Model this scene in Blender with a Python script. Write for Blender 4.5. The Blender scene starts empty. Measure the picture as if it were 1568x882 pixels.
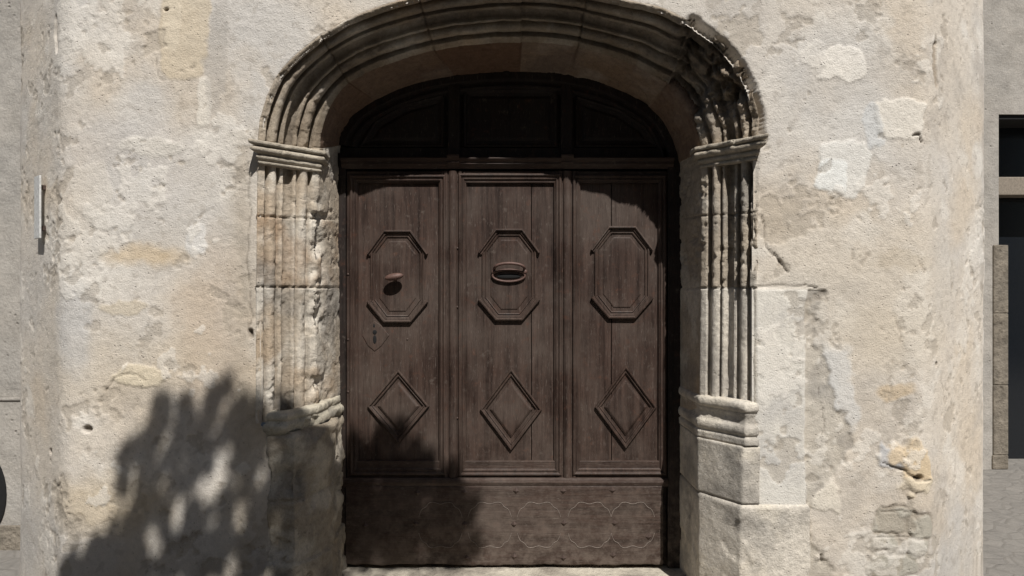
import bpy, math, random
import numpy as np
from mathutils import Vector, Matrix
random.seed(7); rng=np.random.default_rng(7)
scene=bpy.context.scene
F=1045.0; CY=-2.926; ZC=1.40
SW,SI,SD=357.0,334.0,305.0      # drawing scale (units per metre) on wall face, moulding inner edge, door plane
def X(p,s=SW): return (p-784.0)/s
def Z(p,s=SW): return ZC+(441.0-p)/s
SUN=Vector((0.34,-1.0,1.38))
def lin(c):
    c=np.array(c,float)/255.0
    return np.where(c<=0.04045,c/12.92,((c+0.055)/1.055)**2.4)
# ---------- noise
def _h(i,j,k,s):
    n=(i*374761393+j*668265263+k*2147483647+s*974634777)&0xFFFFFFFF
    n=((n^(n>>13))*1274126177)&0xFFFFFFFF
    n=((n^(n>>16))*2246822519)&0xFFFFFFFF
    return ((n^(n>>15))&0xFFFFFF)/float(0xFFFFFF)
def vn(x,y,z,s=0):
    x,y,z=np.broadcast_arrays(np.asarray(x,float),np.asarray(y,float),np.asarray(z,float))
    i=np.floor(x).astype(np.int64);j=np.floor(y).astype(np.int64);k=np.floor(z).astype(np.int64)
    fx=x-i;fy=y-j;fz=z-k
    fx=fx*fx*(3-2*fx);fy=fy*fy*(3-2*fy);fz=fz*fz*(3-2*fz)
    r=0
    for a in (0,1):
        for b in (0,1):
            for c in (0,1):
                w=(fx if a else 1-fx)*(fy if b else 1-fy)*(fz if c else 1-fz)
                r=r+w*_h(i+a,j+b,k+c,s)
    return r*2-1
def fbm(x,y,z,f,o=4,s=0,g=0.5):
    r=0;a=1;t=0
    x=np.asarray(x,float);z=np.asarray(z,float);x,z=x*0.8-z*0.6+7.3,x*0.6+z*0.8+3.1
    for q in range(o):
        r=r+a*vn(x*f,y*f,z*f,s+q*17);t+=a;a*=g;f=f*2.03
    return r/t
def sst(a,b,x):
    t=np.clip((x-a)/(b-a),0,1);return t*t*(3-2*t)
# ---------- helpers
def empty(name,parent=None):
    o=bpy.data.objects.new(name,None);scene.collection.objects.link(o)
    if parent:o.parent=parent
    return o
def mkobj(name,verts,faces,mat,parent=None,smooth=False,col=None):
    me=bpy.data.meshes.new(name);me.from_pydata([tuple(v) for v in verts],[],[tuple(f) for f in faces]);me.update()
    if mat:me.materials.append(mat)
    if smooth:me.polygons.foreach_set('use_smooth',[True]*len(me.polygons))
    if col is not None:
        a=me.color_attributes.new('Col','FLOAT_COLOR','POINT')
        c=np.ones((len(verts),4),dtype=np.float32);c[:,:3]=np.clip(col,0,1)
        a.data.foreach_set('color',c.ravel())
    o=bpy.data.objects.new(name,me);scene.collection.objects.link(o)
    if parent:o.parent=parent
    return o
def grid(name,P,C,mat,parent=None,keep=None,flip=False):
    R,K=P.shape[:2]
    idx=np.arange(R*K).reshape(R,K)
    f=np.stack([idx[:-1,:-1],idx[:-1,1:],idx[1:,1:],idx[1:,:-1]],-1)
    if flip:f=f[...,::-1]
    f=f.reshape(-1,4)
    if keep is not None:f=f[keep.reshape(-1)]
    return mkobj(name,P.reshape(-1,3).tolist(),f.tolist(),mat,parent,True,C.reshape(-1,3))
def box(name,x0,x1,y0,y1,z0,z1,mat,parent=None,bev=0.0):
    v=[(x0,y0,z0),(x1,y0,z0),(x1,y1,z0),(x0,y1,z0),(x0,y0,z1),(x1,y0,z1),(x1,y1,z1),(x0,y1,z1)]
    f=[(0,3,2,1),(4,5,6,7),(0,1,5,4),(1,2,6,5),(2,3,7,6),(3,0,4,7)]
    o=mkobj(name,v,f,mat,parent)
    if bev>0:
        m=o.modifiers.new('b','BEVEL');m.width=bev;m.segments=2
    return o
# ---------- materials
def nt(name):
    m=bpy.data.materials.new(name);m.use_nodes=True
    n=m.node_tree;b=n.nodes['Principled BSDF'];return m,n,b
def N(n,t,**k):
    q=n.nodes.new(t)
    for a,v in k.items():
        if a in q.inputs:q.inputs[a].default_value=v
        else:setattr(q,a,v)
    return q
def noise(n,vec,scale,detail=6,rough=0.6):
    q=N(n,'ShaderNodeTexNoise');q.inputs['Scale'].default_value=scale;q.inputs['Detail'].default_value=detail;q.inputs['Roughness'].default_value=rough
    n.links.new(vec,q.inputs['Vector']);return q.outputs['Fac']
def mrange(n,v,a,b,c,d):
    q=N(n,'ShaderNodeMapRange');q.inputs[1].default_value=a;q.inputs[2].default_value=b;q.inputs[3].default_value=c;q.inputs[4].default_value=d
    n.links.new(v,q.inputs[0]);return q.outputs[0]
def math2(n,op,a,b):
    q=N(n,'ShaderNodeMath',operation=op)
    for i,v in enumerate((a,b)):
        if isinstance(v,(int,float)):q.inputs[i].default_value=v
        else:n.links.new(v,q.inputs[i])
    return q.outputs[0]
def mixc(n,fac,a,b,bt='MIX'):
    q=N(n,'ShaderNodeMix',data_type='RGBA',blend_type=bt)
    for s,v in ((0,fac),(6,a),(7,b)):
        if isinstance(v,(int,float)):q.inputs[s].default_value=v
        elif isinstance(v,(tuple,list,np.ndarray)):q.inputs[s].default_value=(*[float(t) for t in v[:3]],1)
        else:n.links.new(v,q.inputs[s])
    return q.outputs[2]
def mineral(name,base=None,grain=150,gb=0.35,mid=25,mb=0.3,rough=0.95,dist=0.004,var=0.22,warm=(1.0,0.97,0.93),speck=0.35):
    m,n,b=nt(name);tc=N(n,'ShaderNodeTexCoord');v=tc.outputs['Object']
    if base is None:
        a=N(n,'ShaderNodeVertexColor',layer_name='Col');c=a.outputs['Color']
    else:
        a=N(n,'ShaderNodeRGB');a.outputs[0].default_value=(*base,1);c=a.outputs[0]
    big=noise(n,v,2.3,8,0.65);md=noise(n,v,mid,8,0.65);fi=noise(n,v,grain,4,0.7)
    c=mixc(n,mrange(n,big,0.35,0.65,0,0.6),c,mixc(n,1.0,c,warm,'MULTIPLY'))
    k=math2(n,'ADD',mrange(n,md,0.3,0.7,1-var,1+var*0.6),mrange(n,fi,0.3,0.7,-var*0.7,var*0.5))
    g=N(n,'ShaderNodeCombineColor');
    for i in range(3):n.links.new(k,g.inputs[i])
    c=mixc(n,1.0,c,g.outputs[0],'MULTIPLY')
    vo=N(n,'ShaderNodeTexVoronoi');vo.inputs['Scale'].default_value=grain*0.35;n.links.new(v,vo.inputs['Vector'])
    pit=mrange(n,vo.outputs['Distance'],0.05,0.22,0,1)
    sel=mrange(n,noise(n,v,grain*0.12,2,0.5),0.50,0.6,0,1)
    pitv=math2(n,'MULTIPLY',math2(n,'SUBTRACT',1.0,pit),sel)
    c=mixc(n,math2(n,'MULTIPLY',pitv,speck),c,(0.10,0.085,0.07))
    n.links.new(c,b.inputs['Base Color']);b.inputs['Roughness'].default_value=rough
    b.inputs['Specular IOR Level'].default_value=0.2
    h=math2(n,'ADD',math2(n,'MULTIPLY',fi,gb),math2(n,'MULTIPLY',md,mb*3))
    h=math2(n,'SUBTRACT',h,math2(n,'MULTIPLY',pitv,0.5))
    bp=N(n,'ShaderNodeBump');bp.inputs['Strength'].default_value=1.0;bp.inputs['Distance'].default_value=dist
    n.links.new(h,bp.inputs['Height']);n.links.new(bp.outputs[0],b.inputs['Normal'])
    return m
def wood(name,vert=True,dark=(0.020,0.0112,0.0082),light=(0.074,0.045,0.0335),grey=(0.098,0.074,0.060)):
    m,n,b=nt(name);tc=N(n,'ShaderNodeTexCoord');mp=N(n,'ShaderNodeMapping')
    mp.inputs['Scale'].default_value=(1,1,0.06) if vert else (0.06,1,1)
    n.links.new(tc.outputs['Object'],mp.inputs[0]);v=mp.outputs[0];o=tc.outputs['Object']
    g1=noise(n,v,38,8,0.65);g2=noise(n,v,170,5,0.7);bl=noise(n,o,3.6,6,0.6);bl2=noise(n,o,22,6,0.7)
    c=mixc(n,mrange(n,g1,0.34,0.66,0,1),dark,light)
    c=mixc(n,mrange(n,bl,0.42,0.66,0,0.70),c,grey)
    c=mixc(n,math2(n,'MULTIPLY',mrange(n,g2,0.50,0.70,0,1),0.62),c,dark)
    c=mixc(n,mrange(n,bl2,0.58,0.76,0,0.6),c,(0.115,0.050,0.030))
    c=mixc(n,mrange(n,bl2,0.28,0.40,0.5,0),c,(0.145,0.118,0.098))
    sp=N(n,'ShaderNodeSeparateXYZ');n.links.new(o,sp.inputs[0])
    dz=math2(n,'MULTIPLY',mrange(n,sp.outputs[2],0.0,0.75,1,0),mrange(n,bl2,0.40,0.62,0.05,0.8))
    c=mixc(n,dz,c,(0.140,0.110,0.090))
    sc=noise(n,v,420,2,0.5);c=mixc(n,mrange(n,sc,0.66,0.72,0,0.55),c,(0.20,0.165,0.14))
    n.links.new(c,b.inputs['Base Color'])
    n.links.new(mrange(n,g1,0.3,0.7,0.48,0.72),b.inputs['Roughness']);b.inputs['Specular IOR Level'].default_value=0.28
    h=math2(n,'ADD',g1,math2(n,'MULTIPLY',g2,0.5))
    bp=N(n,'ShaderNodeBump');bp.inputs['Strength'].default_value=0.9;bp.inputs['Distance'].default_value=0.003
    n.links.new(h,bp.inputs['Height']);n.links.new(bp.outputs[0],b.inputs['Normal'])
    return m
def simple(name,col,rough=0.6,metal=0.0,var=0.3,scale=60):
    m,n,b=nt(name);tc=N(n,'ShaderNodeTexCoord');f=noise(n,tc.outputs['Object'],scale,5,0.65)
    c=mixc(n,mrange(n,f,0.3,0.7,0,1),tuple(np.array(col)*(1-var)),tuple(np.array(col)*(1+var)))
    n.links.new(c,b.inputs['Base Color']);b.inputs['Roughness'].default_value=rough;b.inputs['Metallic'].default_value=metal
    bp=N(n,'ShaderNodeBump');bp.inputs['Strength'].default_value=0.5;bp.inputs['Distance'].default_value=0.001
    n.links.new(f,bp.inputs['Height']);n.links.new(bp.outputs[0],b.inputs['Normal'])
    return m
M_plaster=mineral('plaster',None,150,0.75,42,0.18,dist=0.005,var=0.10,speck=0.42)
M_stone=mineral('carved_stone',None,130,0.6,34,0.45,dist=0.006,var=0.24)
M_neigh=mineral('neighbour_plaster',(0.40,0.375,0.34),60,0.4,8,0.4,dist=0.01)
M_wood=wood('old_wood',True);M_woodh=wood('old_wood_horizontal',False)
M_woodd=wood('old_wood_dark',True,(0.010,0.007,0.006),(0.032,0.021,0.017),(0.036,0.029,0.024))
M_iron=simple('rusty_iron',(0.075,0.05,0.04),0.6,0.3)
M_black=simple('dark_void',(0.006,0.006,0.006),0.9)
M_rust=simple('rust_brown',(0.115,0.064,0.050),0.6,0.1)
M_glass=simple('dark_glass',(0.01,0.012,0.015),0.15)
M_white=simple('white_enamel',(0.6,0.6,0.58),0.5)
M_bark=simple('bark',(0.12,0.09,0.06),0.9)
M_leaf=simple('leaf',(0.05,0.09,0.025),0.7)

# ================= stations for stone surround
ST=[ # O, I, D   (drawing coordinates)
 [((390,648),(485,640),(523,660)),((391,545),(486,545),(522,550)),((391,440),(486,441),(521,441)),((392,335),(488,338),(520,340)),((393,235),(490,238),(520,240)),((393,218),(491,228),(521,222))],
 [((393,218),(491,228),(521,222)),((397,185),(493,205),(523,208)),((407,150),(500,180),(531,193)),((424,115),(510,158),(543,178)),((452,84),(521,142),(558,166)),((490,53),(534,128),(576,155))],
 [((490,53),(534,128),(576,155)),((540,25),(575,107),(615,137)),((600,3),(630,88),(665,123)),((680,-15),(700,72),(725,115)),((784,-24),(784,66),(784,112)),((870,-18),(860,70),(848,115)),((950,-3),(925,84),(905,126)),((1010,10),(975,103),(950,141)),((1062,34),(1022,130),(993,166))],
 [((1062,34),(1022,130),(993,166)),((1100,62),(1040,150),(1010,182)),((1132,98),(1054,172),(1021,200)),((1152,140),(1064,195),(1029,216)),((1162,180),(1070,215),(1035,235)),((1163,215),(1073,232),(1038,250))],
 [((1163,215),(1073,232),(1038,250)),((1161,325),(1073,330),(1039,335)),((1160,440),(1072,440),(1040,441)),((1160,540),(1071,540),(1040,545)),((1160,630),(1070,622),(1040,640))],
]
def cr(P,n):
    P=np.array(P,float);P=np.vstack([2*P[0]-P[1],P,2*P[-1]-P[-2]])
    out=[]
    m=len(P)-3
    for q in range(n):
        t=q/(n-1)*m;i=min(int(t),m-1);u=t-i
        p0,p1,p2,p3=P[i:i+4]
        out.append(0.5*((2*p1)+(-p0+p2)*u+(2*p0-5*p1+4*p2-p3)*u*u+(-p0+3*p1-3*p2+p3)*u**3))
    return np.array(out)
Os,Is,Ds,seg=[],[],[],[]
for gi,g in enumerate(ST):
    arr=np.array([[X(o[0]),Z(o[1]),X(i[0],SI),Z(i[1],SI),X(d[0],SD),Z(d[1],SD)] for o,i,d in g])
    L=np.linalg.norm(np.diff(arr[:,0:2],axis=0),axis=1).sum()
    n=max(8,int(L/0.005))
    c=cr(arr,n)
    if gi<len(ST)-1:c=c[:-1]
    Os.append(c[:,0:2]);Is.append(c[:,2:4]);Ds.append(c[:,4:6]);seg+= [gi]*len(c)
O=np.vstack(Os);I=np.vstack(Is);D=np.vstack(Ds);seg=np.array(seg)
K=len(O)
al=np.concatenate([[0],np.cumsum(np.linalg.norm(np.diff(O,axis=0),axis=1))])
def roll(u,a,b,h,base): 
    t=(u-a)/(b-a);return base+h*np.sqrt(np.clip(1-(2*t-1)**2,0,1))
us=[];hs=[]
def add(u,h): us.append(u);hs.append(h)
add(0.0,0.012)
for u in (0.02,0.045,0.07,0.09,0.105):add(u,0.017)
add(0.115,-0.006);add(0.13,-0.020);add(0.145,-0.022)
for t in np.linspace(0.15,0.31,12):add(t,float(roll(t,0.15,0.31,0.038,-0.020)))
add(0.318,-0.026);add(0.335,-0.030);add(0.35,-0.030);
for u in (0.36,0.375,0.39):add(u,-0.002)
for t in np.linspace(0.40,0.57,12):add(t,0.0-float(roll(t,0.40,0.57,0.034,0)))
for u in (0.58,0.595,0.61):add(u,0.002)
add(0.618,-0.028);add(0.632,-0.030)
for t in np.linspace(0.64,0.82,12):add(t,float(roll(t,0.64,0.82,0.042,-0.028)))
add(0.828,-0.034);add(0.845,-0.034);add(0.865,-0.032)
for u in (0.875,0.895,0.92,0.95,0.985):add(u,0.006)
add(1.0,0.0)
us=np.array(us);hs=np.array(hs)
NP=len(us);NR=30
cols=1+NP+NR
P=np.zeros((K,cols,3));
lat=(I-O);lat/=np.linalg.norm(lat,axis=1)[:,None]
joints=[ (0,332),(0,440),(4,325),(4,440) ]
jal=[]
for gi,py in joints:
    k=np.where(seg==gi)[0];k=k[np.argmin(abs(O[k,1]-Z(py)))];jal.append(al[k])
for gi in (1,2,3):jal.append(al[np.where(seg==gi)[0][0]])
jal.append(al[-1]*1.0)
k2=np.where(seg==2)[0]
for px in (640,800,900):
    k=k2[np.argmin(abs(O[k2,0]-X(px)))];jal.append(al[k])
k3=np.where(seg==4)[0][0];jal.append(al[k3])
jal=np.array(sorted(jal))
block=np.searchsorted(jal,al)
joff=rng.uniform(-0.004,0.004,(len(jal)+2,))
jd=np.min(abs(al[:,None]-jal[None]),axis=1)
jg=np.exp(-(jd/0.0035)**2)*0.012
U=np.concatenate([[-0.02],us,1+np.linspace(1/NR,1,NR)])[None,:]
cy=441-(O[:,1]-ZC)*SW
a3=al-al[np.where(seg==3)[0][0]]
crum=np.where(seg==3,1.0,0)*sst(-0.01,0.03,a3)*(1-0.8*sst(0.34,0.44,a3))
crum+=np.where(seg==2,1.0,0)*sst(-0.10,0.0,a3)*0.5
ero=np.where(seg==0,0.34,0.32)+np.where(seg==4,0.22,0)
r4=(seg==4)
ero=np.where(r4&(cy>440),0.06,ero)
wob=0.008*vn(al*7,0*al,0*al,5)+0.003*vn(al*23,0*al,0*al,6)
hsc=np.where(seg==0,0.70,np.where((seg==4)&(cy>440),0.62,1.0))*(1+0.16*vn(al*9,0*al,0*al,8))
for q in range(K):
    o,i,d,l=O[q],I[q],D[q],lat[q]
    P[q,0]=(o[0]-l[0]*-0.004,0.09,o[1]-l[1]*-0.004)
    sm=np.sin(np.pi*us)*wob[q]*(0.3 if (seg[q]==4 and cy[q]>440) else 1.0)
    for c,(u,h) in enumerate(zip(us,hs)):
        uu=u+sm[c];b=o+(i-o)*uu
        h2=h*hsc[q]+joff[block[q]]-jg[q]
        P[q,1+c]=(b[0]+l[0]*h2*0.69,0.0+0.2*uu-h2*0.73,b[1]+l[1]*h2*0.69)
    for c in range(NR):
        t=(c+1)/NR
        b=i+(d-i)*t
        off=-(joff[block[q]]*1.5)+jg[q]
        P[q,1+NP+c]=(b[0]-l[0]*off*(1-t),0.2+0.31*t,b[1]-l[1]*off*(1-t))
nz=fbm(P[...,0],P[...,1],P[...,2],14,5,3)
nf=fbm(P[...,0],P[...,1],P[...,2],55,4,9)
ridg=np.abs(fbm(P[...,0],P[...,1]*1.0,P[...,2],13,5,21,0.5))
bigc=fbm(P[...,0],P[...,1],P[...,2],7,4,23)
chipn=fbm(P[...,0],P[...,1],P[...,2],20,4,33)
er=ero[:,None]
cut=np.clip(nz*1.6-0.22,0,1)*0.036*er+np.clip(nf,0,1)*0.006*(er+0.15)+0.0012*nf
cut=cut+sst(0.27,0.36,chipn)*0.016*er
cu=crum[:,None]*(U<1.03)
pr=np.clip(1.2-U*0.75,0.15,1)
cut=cut+cu*pr*(0.006+0.24*np.clip(0.20-ridg,0,0.20)+0.07*sst(0.0,0.25,bigc)+0.025*nz)
lj=(seg==0)[:,None]*np.exp(-((U-1.10)/0.24)**2)
cut=cut+lj*np.clip(fbm(P[...,0],P[...,1],P[...,2],9,5,41)+0.12,0,1)*0.080*(P[...,2]<1.75)
rj=(seg==4)[:,None]*np.exp(-((U-0.0)/0.18)**2)*(cy[:,None]<440)
cut=cut+rj*np.clip(fbm(P[...,0],P[...,1],P[...,2],12,5,45)+0.1,0,1)*0.065
cut[:,0]=0
edge=np.ones(cols);edge[-1]=0.2
cut=cut*edge[None]
n3=np.zeros_like(P);w=np.where(U<1.0,0.69,1.0);n3[...,0]=lat[:,0:1]*w;n3[...,2]=lat[:,1:2]*w;n3[...,1]=-np.where(U<1,0.73,0.05)
Pf=P-n3*cut[...,None]
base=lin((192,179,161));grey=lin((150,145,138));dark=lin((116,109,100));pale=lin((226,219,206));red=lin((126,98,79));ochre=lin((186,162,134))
def mixn(a,b,t): return a*(1-t[...,None])+b*t[...,None]
x,y,z=P[...,0],P[...,1],P[...,2]
C=np.broadcast_to(base,P.shape).copy()
C=mixn(C,ochre,np.clip(fbm(x,y,z,3,4,5)*1.5,0,0.6))
C=mixn(C,grey,np.clip(fbm(x,y,z,5,5,6)*2.0+0.1,0,0.75))
C=mixn(C,pale,np.clip(fbm(x,y,z,7,5,8)*2.2-0.1,0,0.6))
bt=rng.uniform(0,1,len(jal)+2)[block][:,None]*np.ones_like(x)
C=C*(0.84+0.24*bt[...,None])
archm=((seg>=1)&(seg<=3))[:,None]*1.0
C=mixn(C,lin((126,112,95))[None,None]+0*C,np.clip(archm*(U<1)*(0.5+0.8*fbm(x,y,z,6,4,31)),0,0.85))  # arch mouldings browner: grime, plus underside shade put into the colour
C=mixn(C,red*0.8,np.clip(archm*(U>=1)*(0.65+0.5*bt-0.15),0,0.95))
C=mixn(C,dark,np.clip(cu*(0.35+1.3*nz),0,0.7))
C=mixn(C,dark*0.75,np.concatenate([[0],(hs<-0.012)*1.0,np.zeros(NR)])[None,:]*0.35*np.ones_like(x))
C=mixn(C,lin((168,140,112))[None,None]+0*C,np.clip((seg==0)[:,None]*(P[...,2]>1.4)*(P[...,2]<1.72)*(0.25+fbm(x,y,z,8,4,88)),0,0.5))
rl=((seg==4)[:,None]&(U<1.0)&(cy[:,None]>440));C=np.where(rl[...,None],mixn(lin((214,206,193))[None,None],grey,np.clip(fbm(x,y,z,6,4,77)+0.15,0,0.45)),C)
wj=lj*sst(0.0,0.3,cut/0.05)*0.7
C=mixn(C,pale,np.clip(wj,0,0.7))
doorway=empty('stone_doorway_surround')
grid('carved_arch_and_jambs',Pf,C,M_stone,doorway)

# -------- plan extrusions (imposts, bases, pedestals)
def offs(path,d,side):
    p=np.array(path,float);n=len(p);out=[]
    e=np.diff(p,axis=0);e/=np.linalg.norm(e,axis=1)[:,None]
    nn=np.stack([e[:,1],-e[:,0]],1)*side
    for i in range(n):
        if i==0:v=nn[0]
        elif i==n-1:v=nn[-1]
        else:
            v=nn[i-1]+nn[i];v=v/np.dot(v,v)*2
        out.append(p[i]+v*d)
    return np.array(out)
def plan_ex(name,path,side,prof,mat,col,rough=0.004,seed=0,parent=None,step=0.008,rf=12,chip=0.0):
    zz=[];oo=[]
    for (z0,o0),(z1,o1) in zip(prof[:-1],prof[1:]):
        L=max(abs(z1-z0),abs(o1-o0));n=max(1,int(L/step))
        for q in range(n):
            t=q/n;zz.append(z0+(z1-z0)*t);oo.append(o0+(o1-o0)*t)
    zz.append(prof[-1][0]);oo.append(prof[-1][1])
    p0=np.array(path,float);sl=np.linalg.norm(np.diff(p0,axis=0),axis=1)
    fr=[]
    for i,l in enumerate(sl):
        n=max(1,int(l/step))
        fr+=[(i,q/n) for q in range(n)]
    fr.append((len(sl)-1,1.0))
    P=np.zeros((len(zz),len(fr),3));Nn=np.zeros_like(P)
    e=np.diff(p0,axis=0);e/=np.linalg.norm(e,axis=1)[:,None];nn=np.stack([e[:,1],-e[:,0]],1)*side
    for r,(z,o) in enumerate(zip(zz,oo)):
        q=offs(path,o,side)
        for c,(i,t) in enumerate(fr):
            b=q[i]*(1-t)+q[i+1]*t;P[r,c]=(b[0],b[1],z)
            m=nn[i]
            if t<0.25 and i>0:m=nn[i-1]*(0.5-2*t)+nn[i]*(0.5+2*t)
            if t>0.75 and i<len(nn)-1:m=nn[i]*(1-(t-0.75)*2)+nn[i+1]*((t-0.75)*2)
            Nn[r,c,:2]=m/np.linalg.norm(m)
    x,y,z=P[...,0],P[...,1],P[...,2]
    d=-np.clip(fbm(x,y,z,rf,5,seed)*1.6,-0.3,1)*rough*2+fbm(x,y,z,60,3,seed+4)*min(rough,0.003)*0.8
    if chip: d-=chip*sst(0.18,0.26,fbm(x,y,z,9,4,seed+7))
    P=P+Nn*d[...,None]
    C=np.broadcast_to(col,P.shape).copy()
    C=mixn(C,lin((140,135,128)),np.clip(fbm(x,y,z,6,5,seed+1)*2+0.1,0,0.6))
    C=mixn(C,lin((216,206,188)),np.clip(fbm(x,y,z,8,5,seed+2)*2-0.1,0,0.6))
    return grid(name,P,C,mat,parent,flip=(side<0))
def torus(z0,z1,o,h,n=7):
    return [(z0+(z1-z0)*(0.5-0.5*math.cos(math.pi*t/(n-1))),o+h*math.sin(math.pi*t/(n-1))) for t in range(n)]
sc=lin((178,168,152));sr=lin((214,206,193))
pathL=[(X(402),0.07),(X(403),-0.004),(X(489,SI),0.195),(X(489,SI)-0.01,0.30)]
pathR=[(X(1154),0.07),(X(1153),-0.004),(X(1072,SI),0.195),(X(1072,SI)+0.01,0.30)]
def impost(name,path,side,zt,seed,rough):
    prof=[(zt-0.098,-0.02),(zt-0.096,0.010),(zt-0.086,0.012),(zt-0.082,0.004)]+torus(zt-0.078,zt-0.056,0.006,0.010)+[(zt-0.054,0.006)]+torus(zt-0.052,zt-0.022,0.012,0.018)+[(zt-0.021,0.014),(zt-0.018,0.032),(zt-0.004,0.034),(zt,0.028),(zt+0.004,-0.02)]
    plan_ex(name,path,side,prof,M_stone,sc,rough,seed,doorway,0.005,12,0.006)
impost('impost_left',pathL,1,Z(218),101,0.002)
impost('impost_right',pathR,-1,Z(211),131,0.006)
pl=[(X(408),0.07),(X(409),-0.004),(X(440),-0.006),(X(490,SI),0.17),(X(524,SD),0.51)]
plan_ex('base_left',pl,1,[(Z(668),-0.03),(Z(666),0.0)]+torus(Z(664),Z(648),0.0,0.010)+[(Z(646),0.0)]+torus(Z(644),Z(632),-0.006,0.007)+[(Z(630),-0.03)],M_stone,lin((196,188,170)),0.008,161,doorway,0.008,12,0.018)
pl2=[(X(408),0.07),(X(410),-0.006),(X(452),-0.010),(X(508,SI),0.16),(X(527,SD),0.51)]
plan_ex('pedestal_left',pl2,1,[(-0.14,0.02),(Z(862),0.016),(Z(860),0.004),(Z(770),0.0),(Z(767),-0.008),(Z(764),0.0),(Z(668),-0.004),(Z(662),-0.03)],M_stone,lin((170,158,140)),0.014,171,doorway,0.009,7,0.012)
pr=[(X(1158),0.07),(X(1157),-0.006),(X(1140),-0.008),(X(1070,SI),0.19),(X(1041,SD),0.51)]
plan_ex('base_right',pr,-1,[(Z(684),-0.03),(Z(682),0.010),(Z(672),0.010),(Z(670),0.003)]+torus(Z(668),Z(652),0.001,0.010)+[(Z(648),-0.004),(Z(640),-0.006),(Z(634),0.0)]+torus(Z(632),Z(616),-0.002,0.012)+[(Z(614),-0.03)],M_stone,sr,0.002,181,doorway,0.006)
pr2=[(X(1163),0.06),(X(1162),-0.012),(X(1134),-0.014),(X(1066,SI),0.18),(X(1040,SD),0.51)]
plan_ex('pedestal_right',pr2,-1,[(Z(772),-0.012),(Z(770),0.0),(Z(684),0.0),(Z(681),-0.03)],M_stone,sr*0.97,0.002,191,doorway,0.009,7)
pr3=[(X(1238),0.06),(X(1237),-0.010),(X(1132),-0.013),(X(1068,SI),0.17),(X(1041,SD),0.51)]
plan_ex('lower_block_right',pr3,-1,[(-0.14,0.004),(Z(776),0.004),(Z(772),-0.004),(Z(771),-0.03)],M_stone,sr,0.002,201,doorway,0.009,7,0.006)

# ================= WALL
building=empty('plaster_building')
plan=np.array([(-2.60,4.0),(-2.46,0.50),(-2.40,0.40),(-1.93,0.0),(1.78,0.0),(2.31,0.42),(2.40,0.55),(2.50,4.0)])
def resamp(p,ds):
    out=[p[0]]
    for a,b in zip(p[:-1],p[1:]):
        L=np.linalg.norm(b-a);n=max(1,int(L/ds))
        for q in range(1,n+1):out.append(a+(b-a)*q/n)
    return np.array(out)
q=resamp(plan,0.006)
w=9
pad=np.vstack([np.repeat(q[:1],w,0),q,np.repeat(q[-1:],w,0)])
ker=np.ones(2*w+1)/(2*w+1)
q=np.stack([np.convolve(pad[:,i],ker,'valid') for i in (0,1)],1)
dep=q[:,1]
keepi=[i for i in range(len(q)) if dep[i]<0.9 or i%20==0 or i==len(q)-1]
q=q[keepi]
tan=np.gradient(q,axis=0);tan/=np.linalg.norm(tan,axis=1)[:,None];nrm=np.stack([tan[:,1],-tan[:,0]],1)
ss=np.concatenate([[0],np.cumsum(np.linalg.norm(np.diff(q,axis=0),axis=1))])
i0=np.argmin(abs(q[:,0]));ss=ss-ss[i0]+q[i0,0]
zrow=np.concatenate([[-0.2,-0.05],np.arange(0.10,2.78,0.006),[2.85,2.95,3.2,3.8,4.6,5.6]])
S,ZZ=np.meshgrid(ss,zrow)
px=S*SW+784;py=441-(ZZ-ZC)*SW
PX=np.broadcast_to(q[:,0],S.shape);PY=np.broadcast_to(q[:,1],S.shape)
def nn_(f,o,s):return fbm(S,0*S+0.37,ZZ,f,o,s)
disp=0.008*nn_(1.3,3,1)+0.0036*nn_(5,3,2)+0.0016*nn_(16,4,3)+0.0010*nn_(70,2,4)
C=np.broadcast_to(lin((216,206,192)),S.shape+(3,)).copy()
C=mixn(C,lin((207,202,195)),np.clip(nn_(1.6,4,11)*2+0.3,0,0.9))
C=mixn(C,lin((212,196,174)),np.clip(nn_(2.4,5,12)*1.8-0.2,0,0.5))
C=mixn(C,lin((180,172,162)),np.clip(nn_(4,6,13)*2.2-0.35,0,0.5))
C=mixn(C,lin((232,226,216)),np.clip(nn_(6,6,14)*2.4-0.4,0,0.6))
C=mixn(C,lin((160,150,137)),sst(0.30,0.42,nn_(30,3,15))*0.3)
dnx=nn_(6,4,20)*16+nn_(25,3,22)*6;dny=nn_(6,4,21)*16+nn_(25,3,23)*6
def blob(cx,cy,rx,ry,col,a,pw=3,soft=0.15,h=0.0,wob=1.0):
    global C,disp
    wob=wob*1.25
    col=tuple(min(240,v+7) for v in col)
    d=(np.abs((px+dnx*wob-cx)/rx)**pw+np.abs((py+dny*wob-cy)/ry)**pw)**(1.0/pw)
    m=1-sst(1-soft,1+soft,d)
    C=mixn(C,lin(col),m*a)
    if h:
        disp=disp+h*0.6*(1-sst(1-0.06,1+0.06,d))
blob(335,520,58,150,(184,164,141),0.5,2,0.35)
blob(200,560,120,60,(200,186,164),0.4,2,0.6)
blob(225,390,55,18,(204,177,134),0.55,2,0.6)
blob(160,770,90,40,(198,178,144),0.5,2,0.6)
blob(180,240,120,60,(198,194,190),0.5,2,0.5)
blob(420,620,60,60,(190,172,144),0.5,2,0.5)
blob(110,500,36,70,(182,183,184),0.5,2,0.4)
blob(1230,600,50,170,(198,194,187),0.7,3,0.25)
blob(1330,430,160,90,(203,193,177),0.4,2,0.6)
blob(1290,130,90,90,(198,194,188),0.6,2,0.5)
blob(1370,520,90,50,(199,187,167),0.4,2,0.6)
blob(283,50,38,72,(204,189,164),0.75,5,0.06,0.004,0.5)
blob(262,30,14,50,(218,206,185),0.5,4,0.1,0,0.6)
blob(315,160,12,38,(224,217,205),0.8,4,0.08,0.003,0.6)
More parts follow.
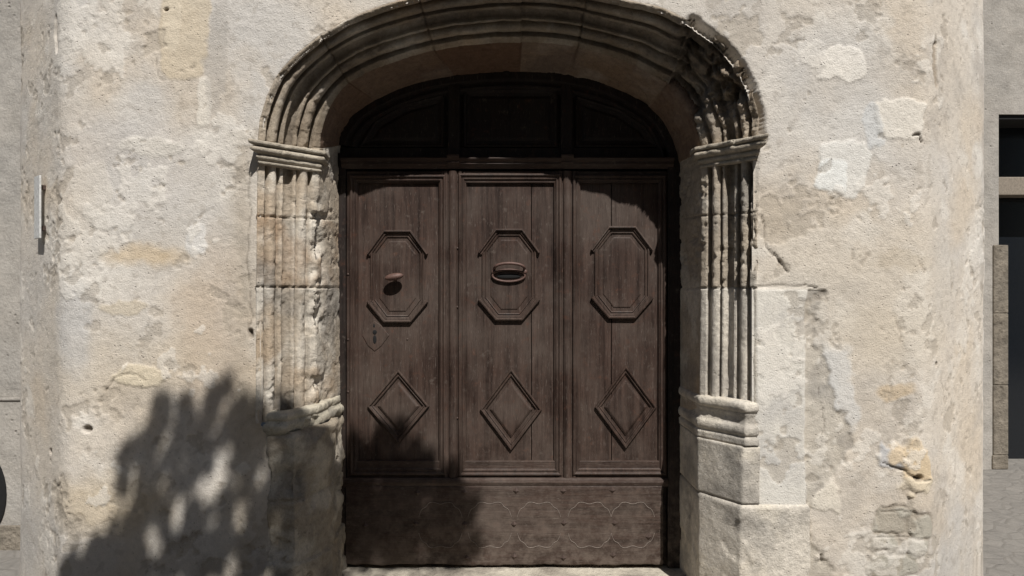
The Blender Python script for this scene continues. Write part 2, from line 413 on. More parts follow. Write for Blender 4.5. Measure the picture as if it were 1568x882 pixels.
blob(335,90,14,95,(174,168,160),0.55,4,0.3,-0.002,1)
blob(300,365,18,26,(220,217,212),0.8,2,0.2,0.002,1)
blob(235,230,55,14,(218,212,200),0.5,2,0.2,0.003,1)
blob(215,583,40,16,(220,207,182),0.8,2,0.15,0.006,1.0)
blob(190,465,38,10,(196,182,156),0.5,2,0.2,0.003)
blob(140,290,30,40,(212,205,194),0.5,3,0.1,0.003)
blob(1287,100,32,26,(230,224,214),0.85,3,0.08,0.006,1.2)
blob(1287,255,36,44,(222,218,210),0.9,4,0.06,0.006,1.0)
blob(1274,265,22,30,(238,235,228),0.8,4,0.08,0.002,0.9)
blob(1375,182,42,28,(226,219,207),0.85,4,0.07,0.006,1.1)
blob(1330,190,14,34,(200,203,204),0.5,3,0.15,0.003)
blob(1280,600,24,70,(208,208,206),0.6,3,0.2,0.002,1.4)
blob(1405,490,26,60,(214,206,193),0.6,3,0.15,0.003,1.4)
blob(1365,695,20,20,(176,180,186),0.6,2,0.15,0.008,1.3)
blob(1396,715,24,44,(210,186,148),0.7,3,0.15,0.006,1.5)
blob(1400,745,26,14,(216,203,180),0.8,4,0.1,0.008,1.2)
blob(1376,598,26,12,(192,168,132),0.6,2,0.3,0,1)
blob(1265,755,20,24,(222,213,197),0.7,3,0.2,0.006,1.6)
blob(1385,400,50,14,(190,176,154),0.4,2,0.3)
blob(1447,95,10,34,(160,145,126),0.7,2,0.3,-0.008,1)
for (a,b,c,d) in ((1368,802,32,18),(1408,808,20,15),(1368,866,34,14),(1352,834,16,11),(1400,842,18,13)):
    blob(a,b,c+4,d+4,(150,141,127),0.6,4,0.1,-0.006,0.8)
    blob(a,b,c,d,(180,175,162),0.85,5,0.10,0.008,0.8)
m=(1-sst(-0.5,2.5,px-(1232+dnx*0.35)))*sst(0,2,py-442)*(px>1100)
C=mixn(C,mixn(lin((222,217,207))[None,None]+0*C,lin((194,190,184)),np.clip(nn_(7,5,60)*2+0.1,0,0.8)),m*0.95)
disp=disp*(1-m*0.85)+m*0.004
ed=px-(1262+dnx*2.2+20*np.sin(py/45.0)+sst(600,680,py)*35-sst(700,780,py)*45)
m2=(1-sst(-3,3,ed))*sst(0,3,py-(442+dny*0.3))*(1-m)*(px>1100)
C=mixn(C,mixn(lin((196,188,175))[None,None]+0*C,lin((156,150,142)),np.clip(nn_(9,5,61)*2+0.2,0,1)),m2*0.9)
disp=disp-0.007*m2+0.005*m2*nn_(26,4,62)
m3=np.exp(-((px-372)/20)**2)*(px<420)*(py>200)
C=mixn(C,lin((180,168,151)),m3*0.6);disp=disp+m3*0.006*nn_(14,4,64)
zone=(0.12*np.exp(-((px-1215)/60)**2-((py-160)/110)**2)+0.13*np.exp(-((px-1330)/90)**2-((py-780)/110)**2)
     +0.10*np.exp(-((px-140)/80)**2-((py-800)/100)**2)+0.08*np.exp(-((px-120)/60)**2-((py-480)/90)**2)+0.08*np.exp(-((px-1200)/45)**2-((py-400)/120)**2))
fl=nn_(3.2,5,70)+0.3*nn_(20,3,71)+zone
mf=sst(0.30,0.315,fl);disp=disp-0.0032*mf+0.002*mf*nn_(34,3,73);C=mixn(C,lin((180,169,153)),mf*0.5)
fl=nn_(4.5,5,75)+0.25*nn_(24,3,76)+zone*0.6
mf=sst(0.31,0.325,fl);disp=disp+0.0022*mf;C=mixn(C,lin((232,226,216)),mf*0.5)
fl=nn_(9,5,78)+0.2*nn_(40,3,79)+zone
mf=sst(0.36,0.375,fl);disp=disp-0.003*mf;C=mixn(C,lin((164,154,140)),mf*0.45)
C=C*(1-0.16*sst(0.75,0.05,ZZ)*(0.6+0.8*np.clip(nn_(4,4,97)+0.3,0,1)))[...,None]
def crack(pts,w,depth=0.012,a=0.6,wob=0.4):
    global C,disp
    X1=px+dnx*wob;Y1=py+dny*wob;dm=np.full(px.shape,1e9)
    for (ax,ay),(bx,by) in zip(pts[:-1],pts[1:]):
        vx,vy=bx-ax,by-ay;t=np.clip(((X1-ax)*vx+(Y1-ay)*vy)/(vx*vx+vy*vy),0,1)
        dm=np.minimum(dm,np.hypot(X1-ax-t*vx,Y1-ay-t*vy))
    w=w*(0.8+0.8*nn_(11,2,91))
    m=1-sst(w*0.3,w*1.1+0.5,dm);disp-=depth*m;C=mixn(C,lin((84,75,66)),m*a)
crack([(1186,388),(1193,402),(1208,418)],1.7,0.008,0.9,0.5)
crack([(1232,436),(1253,441)],1.9,0.008,0.8,0.3)
crack([(1150,440),(1200,437),(1250,440)],1.2,0.005,0.5,0.15)
crack([(1165,330),(1172,350),(1176,378),(1186,392)],1.6,0.007,0.5,0.6)
crack([(1398,207),(1408,205),(1412,216)],2.6,0.012,0.8,0.2)
crack([(1255,590),(1262,640),(1250,690)],1.2,0.004,0.4,1)
crack([(1340,824),(1395,826)],2,0.006,0.5,0.6)
crack([(1340,785),(1400,786),(1425,792)],1.6,0.006,0.5,0.5)
crack([(1236,745),(1236,885)],1.5,0.006,0.5,0.3)
crack([(1356,705),(1390,728),(1420,735)],2.2,0.010,0.7,0.9)
crack([(160,600),(180,580),(200,576),(225,585)],1.3,0.004,0.4,0.7)
crack([(380,250),(384,330),(380,420),(386,520)],1.3,0.005,0.4,0.6)
crack([(70,20),(66,45),(74,70)],7,0.03,0.75,0.4)
crack([(384,507),(386,516)],4,0.02,0.7,0.1)
crack([(240,90),(243,120),(252,124)],1.3,0.004,0.4,0.2)
crack([(1258,850),(1258,860)],2,0.01,0.6,0.1)
for (a,b,r) in ((133,657,6.5),(40,700,5),(28,330,4),(1447,60,4),(1450,560,4),(255,15,3),(1405,732,7)):
    d=np.hypot((px-a)*0.9+dnx*.1,(py-b)*1.2);m=1-sst(r*0.7,r*1.1,d);disp-=0.02*m;C=mixn(C,lin((90,80,70)),m*0.7)
hin=O+lat*0.022
poly=[(X(414),-0.3),(X(414),Z(668))]+[tuple(v) for v in hin]+[(X(1140),Z(640)),(X(1140),Z(775)),(X(1215),Z(778)),(X(1215),-0.3)]
poly=np.array(poly)
def inside(xx,zz,poly):
    r=np.zeros(xx.shape,bool);n=len(poly)
    for i in range(n):
        x1,z1=poly[i];x2,z2=poly[(i+1)%n]
        if z1==z2:continue
        c=((z1>zz)!=(z2>zz))&(xx<(x2-x1)*(zz-z1)/(z2-z1)+x1);r^=c
    return r
cxm=(PX[:-1,:-1]+PX[1:,1:])/2;czm=(ZZ[:-1,:-1]+ZZ[1:,1:])/2;cym=(PY[:-1,:-1]+PY[1:,1:])/2
ins=inside(cxm,czm,poly)&(cym<0.1)
near=inside(PX,ZZ,np.array([(X(396),-0.3),(X(396),Z(668))]+[tuple(v) for v in (O+lat*0.006)]+[(X(1154),Z(640)),(X(1154),Z(775)),(X(1230),Z(778)),(X(1230),-0.3)]))&(PY<0.1)
disp=np.where(near,np.minimum(disp,-0.004),disp)
kk=np.where(seg==3)[0][::4]
dd=np.full(px.shape,1e9)
for k in kk: dd=np.minimum(dd,np.hypot(PX-O[k,0],ZZ-O[k,1]))
disp=disp-0.05*np.clip(1-dd/ (0.030+0.018*nn_(12,3,95)),0,1)*(PY<0.1)
W=np.stack([PX+nrm[:,0]*disp,PY+nrm[:,1]*disp,ZZ],-1)
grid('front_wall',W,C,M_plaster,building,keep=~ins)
box('roof_slab',-2.7,2.6,0.0,4.0,5.6,5.8,M_neigh,building)

# threshold
xs=np.linspace(-1.15,1.15,240)
prof=[(0.02,-0.14),(0.02,-0.03),(0.025,-0.012),(0.04,-0.002)]+[(0.04+0.012*k,0.0) for k in range(1,60)]
Pt=np.zeros((len(prof),len(xs),3))
for r,(yy,zz) in enumerate(prof):
    Pt[r,:,0]=xs;Pt[r,:,1]=yy;Pt[r,:,2]=zz
nzt=fbm(Pt[...,0],Pt[...,1],Pt[...,2],9,5,300);Pt[...,2]+=nzt*0.010-0.004
Ct=np.broadcast_to(lin((196,188,172)),Pt.shape).copy();Ct=mixn(Ct,lin((150,142,130)),np.clip(nzt*2+0.2,0,1))
grid('threshold_stone',Pt,Ct,M_stone,doorway)

# ================= DOOR
door=empty('wooden_door')
dx=lambda p:X(p,SD)
dz=lambda p:Z(p,SD)
def sweep(name,pts,prof,y0,mat,closed=True,fill=None,parent=door,px=True,hk=1.0):
    p=np.array([(dx(a),dz(b)) for a,b in pts]) if px else np.array(pts)
    n=len(p)
    area=0.5*sum(p[i][0]*p[(i+1)%n][1]-p[(i+1)%n][0]*p[i][1] for i in range(n))
    sg=1 if area>0 else -1
    def nrm_(a,b):
        e=b-a;e=e/np.linalg.norm(e);return np.array([-e[1],e[0]])*sg
    mit=[]
    for i in range(n):
        if closed or 0<i<n-1:
            n1=nrm_(p[i-1],p[i]);n2=nrm_(p[i],p[(i+1)%n]);v=n1+n2;v=v*2/np.dot(v,v)
        elif i==0:v=nrm_(p[0],p[1])
        else:v=nrm_(p[-2],p[-1])
        mit.append(v)
    V=[];Fc=[];m=len(prof)
    for i in range(n):
        for (o,h) in prof:
            c=p[i]+mit[i]*o;V.append((c[0],y0-h*hk,c[1]))
    rr=n if closed else n-1
    for i in range(rr):
        j=(i+1)%n
        for k in range(m-1):
            f=(i*m+k,j*m+k,j*m+k+1,i*m+k+1)
            Fc.append(f if sg>0 else f[::-1])
    if closed and fill:
        f=[i*m+m-1 for i in range(n)];Fc.append(f if sg>0 else f[::-1])
    if not closed:
        Fc.append([k for k in range(m)]);Fc.append([(n-1)*m+k for k in range(m)][::-1])
    return mkobj(name,V,Fc,mat,parent)
def rect(a,b,c,d):return [(a,d),(c,d),(c,b),(a,b)]
box('backing',-1.0,1.0,0.535,0.60,-0.02,2.62,M_woodd,door)
def boards(name,xsplit,top,bot,y):
    for i,(a,b) in enumerate(zip(xsplit[:-1],xsplit[1:])):
        box(f'{name}_board_{i+1}',dx(a)+0.0018,dx(b)-0.0018,y+random.uniform(-0.0007,0.0007),y+0.02,dz(bot),dz(top),M_wood,door,0.0015)
boards('left_panel',[543,675],280,708,0.518)
boards('middle_panel',[710,814,852],278,708,0.518)
boards('right_panel',[884,937,1022],280,708,0.518)
box('frame_stile_left',dx(518),dx(530),0.490,0.535,0.0,dz(235),M_woodd,door,0.002)
box('frame_stile_right',dx(1022),dx(1046),0.488,0.535,0.0,dz(235),M_woodd,door,0.002)
box('stile_left',dx(530.6),dx(545),0.502,0.533,dz(735),dz(268),M_wood,door,0.003)
box('stile_right',dx(1013),dx(1021.6),0.502,0.533,dz(735),dz(268),M_wood,door,0.003)
for nm,c in (('post_left',693.5),('post_right',868.5)):
    box(nm+'_base',dx(c-20),dx(c+20),0.504,0.534,dz(735),dz(262),M_wood,door,0.003)
    for off,w,h in ((0,6.5,0.016),(-11,3.2,0.008),(11,3.2,0.008),(-17,2,0.004),(17,2,0.004)):
        prof=[(w/SD*(1-math.cos(math.pi*t/8)),h*math.sin(math.pi*t/8)) for t in range(9)]
        sweep(f'{nm}_bead',[(c+off-w,733),(c+off-w,262)],prof,0.5045,M_wood,closed=False)
box('top_rail',dx(530.6),dx(1021.6),0.503,0.534,dz(280),dz(262),M_woodh,door,0.003)
box('bottom_rail',dx(530.6),dx(1021.6),0.5035,0.534,dz(735),dz(706),M_woodh,door,0.003)
PF=[(0,0),(0.0,0.009),(0.004,0.013),(0.009,0.014),(0.013,0.011),(0.016,0.005),(0.019,0.004),(0.022,0.007),(0.027,0.007),(0.030,0.002),(0.036,-0.003),(0.040,-0.012)]
for nm,(a,b,c,d) in {'left_bay':(536,268,683,727),'middle_bay':(702,266,860,728),'right_bay':(877,268,1020,727)}.items():
    sweep(nm+'_moulding',rect(a,b,c,d),PF,0.5025,M_wood)
def octo(nm,x0,x1,y0,y1):
    cx=(x0+x1)/2
    a=x0+6;b=x1-6
    pts=[(a,y0+33),(cx-19,y0+4),(cx+19,y0+4),(b,y0+33),(b,y1-33),(cx+19,y1-4),(cx-19,y1-4),(a,y1-33)]
    pr=[(0,0),(0,0.008),(0.004,0.011),(0.008,0.0105),(0.011,0.004),(0.015,0.003),(0.019,0.007),(0.023,0.005),(0.026,-0.003),(0.038,-0.0025),(0.044,0.003),(0.048,0.004)]
    sweep(nm+'_octagon',pts,pr,0.518,M_wood,fill=True)
    cap=[(0,0),(0,0.014),(0.003,0.019),(0.008,0.020),(0.011,0.015),(0.014,0.010),(0.019,0.010),(0.023,0.005),(0.023,0)]
    sweep(nm+'_octagon_top',[(x1,y0+36),(cx+21,y0),(cx-21,y0),(x0,y0+36)],cap,0.5175,M_wood,closed=False)
    sweep(nm+'_octagon_base',[(x0,y1-31),(cx-21,y1),(cx+21,y1),(x1,y1-31)],cap,0.5175,M_wood,closed=False)
octo('left_panel',561,655,352,494);octo('middle_panel',732,827,350,491);octo('right_panel',905,1001,346,488)
def diam(nm,x0,x1,y0,y1):
    cx=(x0+x1)/2;cy=(y0+y1)/2
    pr=[(0,0),(0,0.012),(0.004,0.018),(0.008,0.0175),(0.012,0.010),(0.016,0.008),(0.020,0.011),(0.024,0.007),(0.028,-0.003),(0.036,-0.003),(0.040,0.005),(0.048,0.010),(0.052,0.011)]
    sweep(nm+'_diamond',[(x0,cy),(cx,y1),(x1,cy),(cx,y0)],pr,0.518,M_wood,fill=True)
diam('left_panel',562,657,566,679);diam('middle_panel',735,830,564,691);diam('right_panel',911,1006,560,688)
TR=[(0,0),(0,0.040),(0.006,0.044),(0.012,0.040),(0.018,0.030),(0.024,0.027),(0.030,0.029),(0.038,0.022),(0.046,0.013),(0.052,0.010),(0.052,0)]
def hmould(nm,a,b,ytop,prof,y0,mat):
    V=[];Fc=[];m=len(prof)
    for xx in (dx(a),dx(b)):
        for o,h in prof:V.append((xx,y0-h,dz(ytop)-o))
    for k in range(m-1):Fc.append((k,k+1,m+k+1,m+k))
    Fc.append(list(range(m))[::-1]);Fc.append([m+k for k in range(m)])
    Fc.append((0,m,2*m-1,m-1)[::-1])
    return mkobj(nm,V,Fc,mat,door)
hmould('transom_cornice',524,1030,243,TR,0.502,M_woodh)
for nm,c in (('transom_break_left',695),('transom_break_right',868)):
    hmould(nm,c-9,c+9,239,[(o*1.25,h*1.18+0.002) for o,h in TR],0.502,M_woodh)
box('tympanum_rail',dx(524),dx(1030),0.512,0.534,dz(243)+0.001,dz(226),M_woodd,door,0.002)
Dp=D[(seg>=1)&(seg<=3)]
Dp=Dp[::4]
prA=[(-0.01,0.0),(-0.01,0.045),(0.03,0.045),(0.034,0.040),(0.04,0.022),(0.055,0.022),(0.06,0.030),(0.068,0.028),(0.075,0.014),(0.085,0.0)]
sweep('arched_frame',[tuple(v) for v in Dp],prA,0.534,M_woodd,closed=False,px=False)
for c in (695,868):
    box('tympanum_post',dx(c-9),dx(c+9),0.500,0.534,dz(238),dz(113),M_woodd,door,0.004)
TP=[(0,0),(0,0.014),(0.006,0.018),(0.014,0.014),(0.020,0.004),(0.035,0.000),(0.05,0.008)]
sweep('tympanum_panel_middle',rect(709,134,854,224),TP,0.5349,M_woodd,fill=True)
sweep('tympanum_panel_left',[(548,224),(680,224),(680,142),(620,157),(572,184)],TP,0.5349,M_woodd,fill=True)
sweep('tympanum_panel_right',[(882,224),(1010,224),(990,192),(950,165),(882,144)],TP,0.5349,M_woodd,fill=True)
hmould('weather_bar',526,1022,731,[(0,0),(0.0,0.012),(0.008,0.022),(0.020,0.025),(0.030,0.022),(0.038,0.018),(0.044,0.017),(0.044,0)],0.5035,M_woodh)
xs=np.linspace(dx(531),dx(1014),160)
prof=[(0.534,dz(742)),(0.487,dz(742)),(0.4845,dz(743.5))]+[(0.4845,dz(743.5)+(dz(861)-dz(743.5))*t) for t in np.linspace(0.05,1,20)]+[(0.487,dz(863)),(0.534,dz(863))]
Pk=np.zeros((len(prof),len(xs),3))
for r,(yy,zz) in enumerate(prof):
    Pk[r,:,0]=xs;Pk[r,:,1]=yy;Pk[r,:,2]=zz
Pk[...,1]+=0.0012*fbm(Pk[...,0],Pk[...,2],0*Pk[...,0],6,3,500)
rag=fbm(xs,0*xs,0*xs,14,4,501)*0.007+fbm(xs,0*xs,0*xs,60,2,502)*0.003
Pk[-4:,:,2]+=rag[None]
grid('kick_board',Pk,np.zeros_like(Pk),M_woodh,door,flip=True)
def stud(px_,py_,r=5.0):
    x0,z0=dx(px_),dz(py_);rr=r/SD
    mkobj('diamond_stud',[(x0-rr,0.4846,z0),(x0,0.4846,z0-rr),(x0+rr,0.4846,z0),(x0,0.4846,z0+rr),(x0,0.474,z0)],[(0,1,4),(1,2,4),(2,3,4),(3,0,4)],M_iron,door)
for a,b in ((560,803),(637,800),(712,801),(787,801),(863,799),(940,799),(790,750),(862,750),(937,749),(712,752),(640,753),(992,820),(938,848),(862,852),(787,850),(715,852)):stud(a,b,5.2)
def tube(name,pts,r,mat,parent,res=3,cyc=False):
    cu=bpy.data.curves.new(name,'CURVE');cu.dimensions='3D';cu.bevel_depth=r;cu.bevel_resolution=res;cu.resolution_u=6
    s=cu.splines.new('NURBS');s.points.add(len(pts)-1)
    for i,p in enumerate(pts):s.points[i].co=(*p,1)
    s.order_u=3;s.use_endpoint_u=not cyc;s.use_cyclic_u=cyc
    cu.materials.append(mat)
    o=bpy.data.objects.new(name,cu);scene.collection.objects.link(o);o.parent=parent
    return o
M_edge=simple('worn_edge',(0.19,0.155,0.13),0.7,0,0.5,90)
for c in (675,750,825,902,968):
    w=30
    for s in (-1,1):
        m0=770 if s<0 else 834;k=-s
        pts=[(c-w-3,m0+k*20),(c-w,m0+k*8),(c-w+8,m0+k*5),(c-w+12,m0-k*2),(c-10,m0-k*3),(c,m0+k*1),(c+10,m0-k*3),(c+w-12,m0-k*2),(c+w-8,m0+k*5),(c+w,m0+k*8),(c+w+3,m0+k*20)]
        tube('kick_board_scroll',[(dx(a),0.4838,dz(b)) for a,b in pts],0.0014,M_edge,door)
def ellipsoid(name,c,r,mat,parent,rot=(0,0,0)):
    V=[];Fc=[];A,B=24,14
    R=Matrix.Rotation(rot[1],3,'Y')@Matrix.Rotation(rot[0],3,'X')
    for j in range(B+1):
        ph=math.pi*j/B
        for i in range(A):
            th=2*math.pi*i/A
            v=R@Vector((r[0]*math.sin(ph)*math.cos(th),r[1]*math.sin(ph)*math.sin(th),r[2]*math.cos(ph)))
            V.append((c[0]+v.x,c[1]+v.y,c[2]+v.z))
    for j in range(B):
        for i in range(A):
            Fc.append((j*A+i,(j+1)*A+i,(j+1)*A+(i+1)%A,j*A+(i+1)%A))
    return mkobj(name,V,Fc,mat,parent,True)
ellipsoid('door_knob',(dx(605),0.472,dz(424)),(0.048,0.022,0.018),M_rust,door,(0.15,math.radians(-10),0))
tube('door_knob_stem',[(dx(605),0.522,dz(430)),(dx(605),0.49,dz(428)),(dx(605),0.47,dz(426))],0.009,M_iron,door)
ell=[(dx(779)+0.082*math.cos(t),0.505,dz(422)+0.030*math.sin(t)) for t in np.linspace(0,2*math.pi,24,endpoint=False)]
tube('handle_plate_rim',ell,0.0055,M_rust,door,cyc=True)
ellipsoid('handle_plate',(dx(779),0.512,dz(422)),(0.080,0.006,0.028),M_iron,door)
ellipsoid('handle_slot',(dx(779),0.505,dz(423)),(0.060,0.004,0.012),M_black,door)
tube('handle_grip',[(dx(757),0.508,dz(412)),(dx(757),0.480,dz(409)),(dx(764),0.472,dz(405)),(dx(779),0.468,dz(403)),(dx(796),0.472,dz(405)),(dx(803),0.480,dz(409)),(dx(803),0.508,dz(412))],0.0075,M_rust,door)
for s in (-1,1):ellipsoid('handle_rosette',(dx(780)+s*0.078,0.503,dz(416)),(0.012,0.008,0.012),M_rust,door)
sweep('lock_plate',[(554,514),(563,499),(573,492),(583,499),(595,514),(583,530),(573,538),(563,530)],[(0,0),(0,0.003),(0.002,0.004)],0.518,M_wood,fill=True)
ellipsoid('keyhole_upper',(dx(573),0.5138,dz(509)),(0.011,0.003,0.012),M_black,door)
ellipsoid('keyhole_lower',(dx(573),0.5138,dz(520)),(0.009,0.003,0.022),M_black,door)
ellipsoid('small_keyhole',(dx(572),0.5143,dz(499)),(0.005,0.002,0.010),M_black,door)
ellipsoid('nail_hole',(dx(541),0.502,dz(431)),(0.006,0.0015,0.010),M_black,door)
for a,b in ((623,520),(700,470),(868,530),(700,380),(868,380),(868,640),(700,640),(533,520),(533,600),(533,420),(623,470)):
    ellipsoid('nail_head',(dx(a),0.500 if a in(700,868,533) else 0.5175,dz(b)),(0.0055,0.003,0.0055),M_iron,door)

# ================= wall sign (small enamel plate flat on the left chamfer)
sg=empty('wall_sign')
box('plate',-0.040,0.040,-0.018,-0.010,Z(362),Z(262),M_white,sg,0.002)
box('bracket',-0.02,0.02,-0.0098,0.03,Z(345)-0.01,Z(345)+0.01,M_iron,sg)
box('bracket_upper',-0.02,0.02,-0.0098,0.03,Z(280)-0.01,Z(280)+0.01,M_iron,sg)
sg.location=(-2.115,0.142,0);sg.rotation_euler=(0,0,math.radians(-41))

# ================= neighbours and ground
nb=empty('neighbouring_building')
YB=2.8;s2=F/(YB-CY)
nx=lambda p:(p-784)/s2
nzz=lambda p:ZC+(441-p)/s2
M_tan=simple('painted_wood_bar',(0.25,0.21,0.165))
box('wall_left_part',2.3,nx(1529),YB,YB+0.5,-0.2,6,M_neigh,nb)
box('wall_over_opening',nx(1529),nx(1529)+1.3,YB,YB+0.5,nzz(175),6,M_neigh,nb)
box('wall_right_part',nx(1529)+1.3,9,YB,YB+0.5,-0.2,6,M_neigh,nb)
box('opening_back',nx(1529),nx(1529)+1.3,YB+0.35,YB+0.4,-0.2,nzz(175),M_glass,nb)
box('lintel_board',nx(1529)+0.002,nx(1529)+1.298,YB+0.02,YB+0.34,nzz(182),nzz(175.5),M_black,nb,0.003)
box('transom_bar',nx(1529),nx(1529)+1.3,YB+0.10,YB+0.30,nzz(296),nzz(268),M_tan,nb,0.005)
box('window_frame',nx(1529),nx(1529)+0.07,YB+0.12,YB+0.30,-0.1,nzz(297),M_tan,nb,0.003)
M_q=mineral('quoin_stone',(0.24,0.21,0.17),30,0.5,9,0.6,dist=0.015,var=0.35)  # darker stone colour carries the partial shadow on the jamb stones
zt=nzz(375)
while zt>-0.1:
    h=random.uniform(0.5,0.7)
    box('jamb_stone',nx(1529)-0.05-random.uniform(0,0.02),nx(1529)+0.075,YB-0.012,YB+0.2,max(zt-h,-0.12)+0.001,zt-0.001,M_q,nb,0.008);zt-=h
nl=empty('old_neighbour_house')
box('house_wall',-8,-2.42,1.05,1.6,-0.2,6,M_neigh,nl)
box('plinth_band',-8,-2.42,1.03,1.049,-0.2,0.02,M_q,nl,0.004)
box('string_course',-8,-2.42,1.041,1.049,0.745,0.762,M_neigh,nl,0.004)
ellipsoid('cellar_vent',(-3.07,1.045,0.20),(0.13,0.012,0.24),M_black,nl)
oh=empty('opposite_house_sky_blocker')  # unseen house, added and sized to block low sky and reduce fill light
M_opp=mineral('opposite_plaster',(0.24,0.21,0.17),30,0.4,6,0.4,dist=0.01)
M_shut=simple('green_shutter',(0.06,0.09,0.07),0.6)
box('walls',-14,16,-16,-11,-0.2,10.2,M_opp,oh)
box('roof',-14.4,16.4,-16.4,-10.6,10.2,10.45,simple('roof_tile',(0.22,0.11,0.07),0.9),oh)
for i in range(8):
    for j in range(3):
        cx_=-11.5+i*3.5;zb=0.9+j*3.1
        box('window_glass',cx_-0.5,cx_+0.5,-11.0,-10.97,zb,zb+1.6,M_glass,oh)
        box('shutter',cx_-1.02,cx_-0.52,-10.999,-10.94,zb-0.03,zb+1.63,M_shut,oh,0.005)
        box('shutter',cx_+0.52,cx_+1.02,-10.999,-10.94,zb-0.03,zb+1.63,M_shut,oh,0.005)
        box('sill',cx_-0.6,cx_+0.6,-10.999,-10.88,zb-0.12,zb-0.04,M_neigh,oh,0.005)
m,n,b=nt('street_paving');tc=N(n,'ShaderNodeTexCoord');v=tc.outputs['Object']
vo=N(n,'ShaderNodeTexVoronoi');vo.feature='DISTANCE_TO_EDGE';vo.inputs['Scale'].default_value=9;n.links.new(v,vo.inputs['Vector'])
vc=N(n,'ShaderNodeTexVoronoi');vc.inputs['Scale'].default_value=9;n.links.new(v,vc.inputs['Vector'])
f=noise(n,v,14,8,0.7);sepc=N(n,'ShaderNodeSeparateColor');n.links.new(vc.outputs['Color'],sepc.inputs[0])
c=mixc(n,sepc.outputs[0],(0.16,0.15,0.135),(0.21,0.195,0.175));c=mixc(n,mrange(n,f,0.3,0.7,0,0.8),c,(0.25,0.23,0.205))
jm=mrange(n,vo.outputs['Distance'],0.0,0.12,1,0);c=mixc(n,math2(n,'MULTIPLY',jm,0.2),c,(0.11,0.10,0.085))
n.links.new(c,b.inputs['Base Color']);b.inputs['Roughness'].default_value=0.9
bp=N(n,'ShaderNodeBump');bp.inputs['Distance'].default_value=0.012;n.links.new(math2(n,'ADD',math2(n,'MULTIPLY',jm,-0.3),f),bp.inputs['Height']);n.links.new(bp.outputs[0],b.inputs['Normal'])
mkobj('ground',[(-150,-150,-0.12),(150,-150,-0.12),(150,150,-0.12),(-150,150,-0.12)],[(0,1,2,3)],m)

# ================= tree (stands in the street behind the viewpoint, casts the leaf shadow)
tree=empty('plane_tree')
LV=[];LF=[]
def leaf(c,s):
    a=Vector((random.gauss(0,1),random.gauss(0,1),random.gauss(0,1))).normalized()
    nrm=(a*0.75+Vector(SUN).normalized()).normalized()
    t=nrm.cross(Vector((random.gauss(0,1),random.gauss(0,1),random.gauss(0,1)))).normalized();bb=nrm.cross(t)
    b0=len(LV);k=10
    rad=[1,0.5,0.9,0.45,0.8,0.35,0.8,0.45,0.9,0.5]
    LV.append(tuple(c))
    for i in range(k):
        an=2*math.pi*i/k;LV.append(tuple(c+(t*math.cos(an)+bb*math.sin(an))*s*rad[i]-nrm*s*0.12))
    for i in range(k):LF.append((b0,b0+1+i,b0+1+(i+1)%k))
clumps=[]
def sh(pxx,pyy,r,nl=14,pl='w',ls=(0.032,0.056)):
    s,y0={'w':(SW,0.0),'j':(337.0,0.17),'d':(SD,0.49)}[pl]
    p=Vector((X(pxx,s),y0,Z(pyy,s)));t=random.uniform(3.2,3.6);c=p+SUN*t;R=r/s
    clumps.append((c,R))
    for _ in range(nl):
        d=Vector((random.gauss(0,1),random.gauss(0,1),random.gauss(0,1))).normalized()*R*random.random()**0.5
        leaf(c+d,random.uniform(*ls))
for a in [(238,650,24),(212,686,17),(250,622,10),(290,662,26),(328,612,13),(346,590,8),(368,636,20),(310,698,20),(395,680,24),(440,695,32),(432,745,26),(400,790,26),(452,802,30),(228,732,20),(245,780,25),(205,814,24),(160,850,30),(112,874,26),(300,804,26),(338,838,30),(385,858,30),(430,860,30),(258,860,28),(210,872,26),(300,880,28),(395,622,9),(282,620,9),(365,705,14),(184,878,24),(352,662,12),(265,698,14),(420,650,15),(135,882,24),(192,700,8),(275,738,12),(188,742,8),(318,640,11),(378,745,10),(345,770,12)]:
    sh(a[0],a[1],a[2]*0.95,int(9+a[2]*0.95))
for a in [(470,700,26),(500,700,20),(480,750,28),(505,780,22),(480,820,28),(505,850,24),(480,870,26),(495,678,14),(512,730,18),(450,680,18),(515,810,18),(440,660,16),(505,660,10)]:
    sh(a[0],a[1],a[2],int(11+a[2]*0.9),'j')
for a in [(555,760,28),(590,790,34),(635,790,34),(560,830,28),(610,830,32),(660,825,30),(690,790,26),(640,750,28),(590,745,26),(605,692,20),(650,702,17),(680,735,22),(712,800,14),(698,845,20),(570,700,20),(540,715,20),(625,720,22),(545,800,26),(590,658,12),(545,680,14),(635,682,12),(700,760,14),(530,760,20),(530,830,20),(722,775,8),(728,830,8),(615,650,8)]:
    sh(a[0],a[1],a[2],int(10+a[2]*0.95),'d')
for _ in range(260):
    R=random.uniform(0.12,0.26)
    zs=-random.random()**0.8*1.5-0.02-R*0.6
    hw=0.80+min(1.0,-zs*0.9)
    xs_=-1.25+random.uniform(-1,1)*hw
    if zs>-0.5:xs_=min(xs_,-0.62)
    t=random.uniform(3.25,4.4)
    c=Vector((xs_,0,zs))+SUN*t;clumps.append((c,R))
    for _ in range(14):
        d=Vector((random.gauss(0,1),random.gauss(0,1),random.gauss(0,1))).normalized()*R*random.random()**0.5
        leaf(c+d,random.uniform(0.04,0.07))
mkobj('leaves',LV,LF,M_leaf,tree)
BV=[];BF=[]
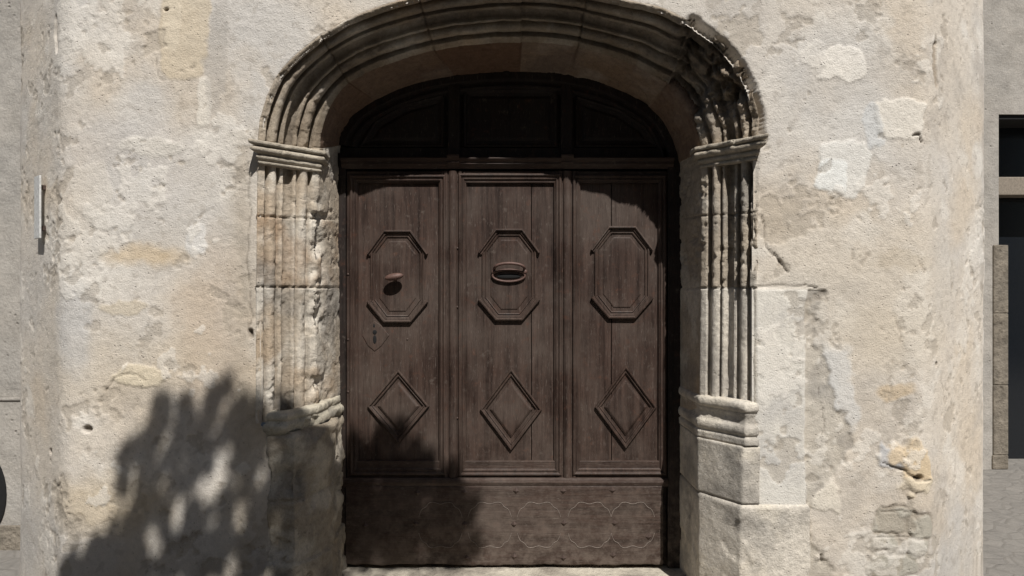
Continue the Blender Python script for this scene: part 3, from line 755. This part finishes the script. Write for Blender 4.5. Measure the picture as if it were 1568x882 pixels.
def limb(pts,rs,k=8):
    b0=len(BV)
    for i,(p,r) in enumerate(zip(pts,rs)):
        d=(pts[min(i+1,len(pts)-1)]-pts[max(i-1,0)]).normalized();u=d.orthogonal().normalized();v=d.cross(u)
        for j in range(k):
            an=2*math.pi*j/k;BV.append(tuple(p+(u*math.cos(an)+v*math.sin(an))*r))
    for i in range(len(pts)-1):
        for j in range(k):BF.append((b0+i*k+j,b0+i*k+(j+1)%k,b0+(i+1)*k+(j+1)%k,b0+(i+1)*k+j))
base=Vector((0.4,-5.2,-0.12));fork=Vector((0.1,-4.5,2.7));cen=Vector((0.0,-3.9,4.0))
limb([base,Vector((0.38,-5.15,0.4)),Vector((0.25,-4.9,1.6)),fork,cen,Vector((-0.1,-3.7,5.0))],[0.20,0.15,0.13,0.11,0.06,0.02],12)
hubs=[]
for i in range(9):
    an=i*0.7;h=Vector((0.0+math.cos(an)*0.7,-3.85+math.sin(an)*0.3,3.5+i*0.2));hubs.append(h)
    st=fork.lerp(cen,min(1,i/8));limb([st,st.lerp(h,0.5)+Vector((0,0,0.08)),h],[0.04,0.03,0.018])
for c,R in clumps:
    h=min(hubs,key=lambda q:(q-c).length+0.6*max(0,q.z-c.z));mid=h.lerp(c,0.55)+Vector((0,0,0.06))
    limb([h,mid,c],[0.010,0.007,0.004],5)
mkobj('trunk_and_limbs',BV,BF,M_bark,tree,True)

# ================= light, world, camera
w=bpy.data.worlds.new('World');scene.world=w;w.use_nodes=True
sky=w.node_tree.nodes.new('ShaderNodeTexSky');sky.sky_type='NISHITA';sky.sun_disc=False
d=SUN.normalized();el=math.asin(d.z);az=math.atan2(d.x,d.y)
sky.sun_elevation=el;sky.sun_rotation=az
bg=w.node_tree.nodes['Background'];w.node_tree.links.new(sky.outputs[0],bg.inputs[0]);bg.inputs[1].default_value=0.05
L=bpy.data.lights.new('sun','SUN');L.energy=5.0;L.angle=math.radians(0.5);L.color=(1.0,0.975,0.94)
lo=bpy.data.objects.new('sun',L);scene.collection.objects.link(lo);lo.rotation_euler=(d).to_track_quat('Z','Y').to_euler()
cam=bpy.data.cameras.new('camera');cam.lens=24.0;cam.sensor_width=36.0;cam.clip_end=500;cam.clip_start=0.05
co=bpy.data.objects.new('camera',cam);scene.collection.objects.link(co);co.location=(0,CY,ZC);co.rotation_euler=(math.radians(90),0,0)
scene.camera=co
scene.view_settings.view_transform='Standard';scene.view_settings.look='None';scene.view_settings.exposure=0
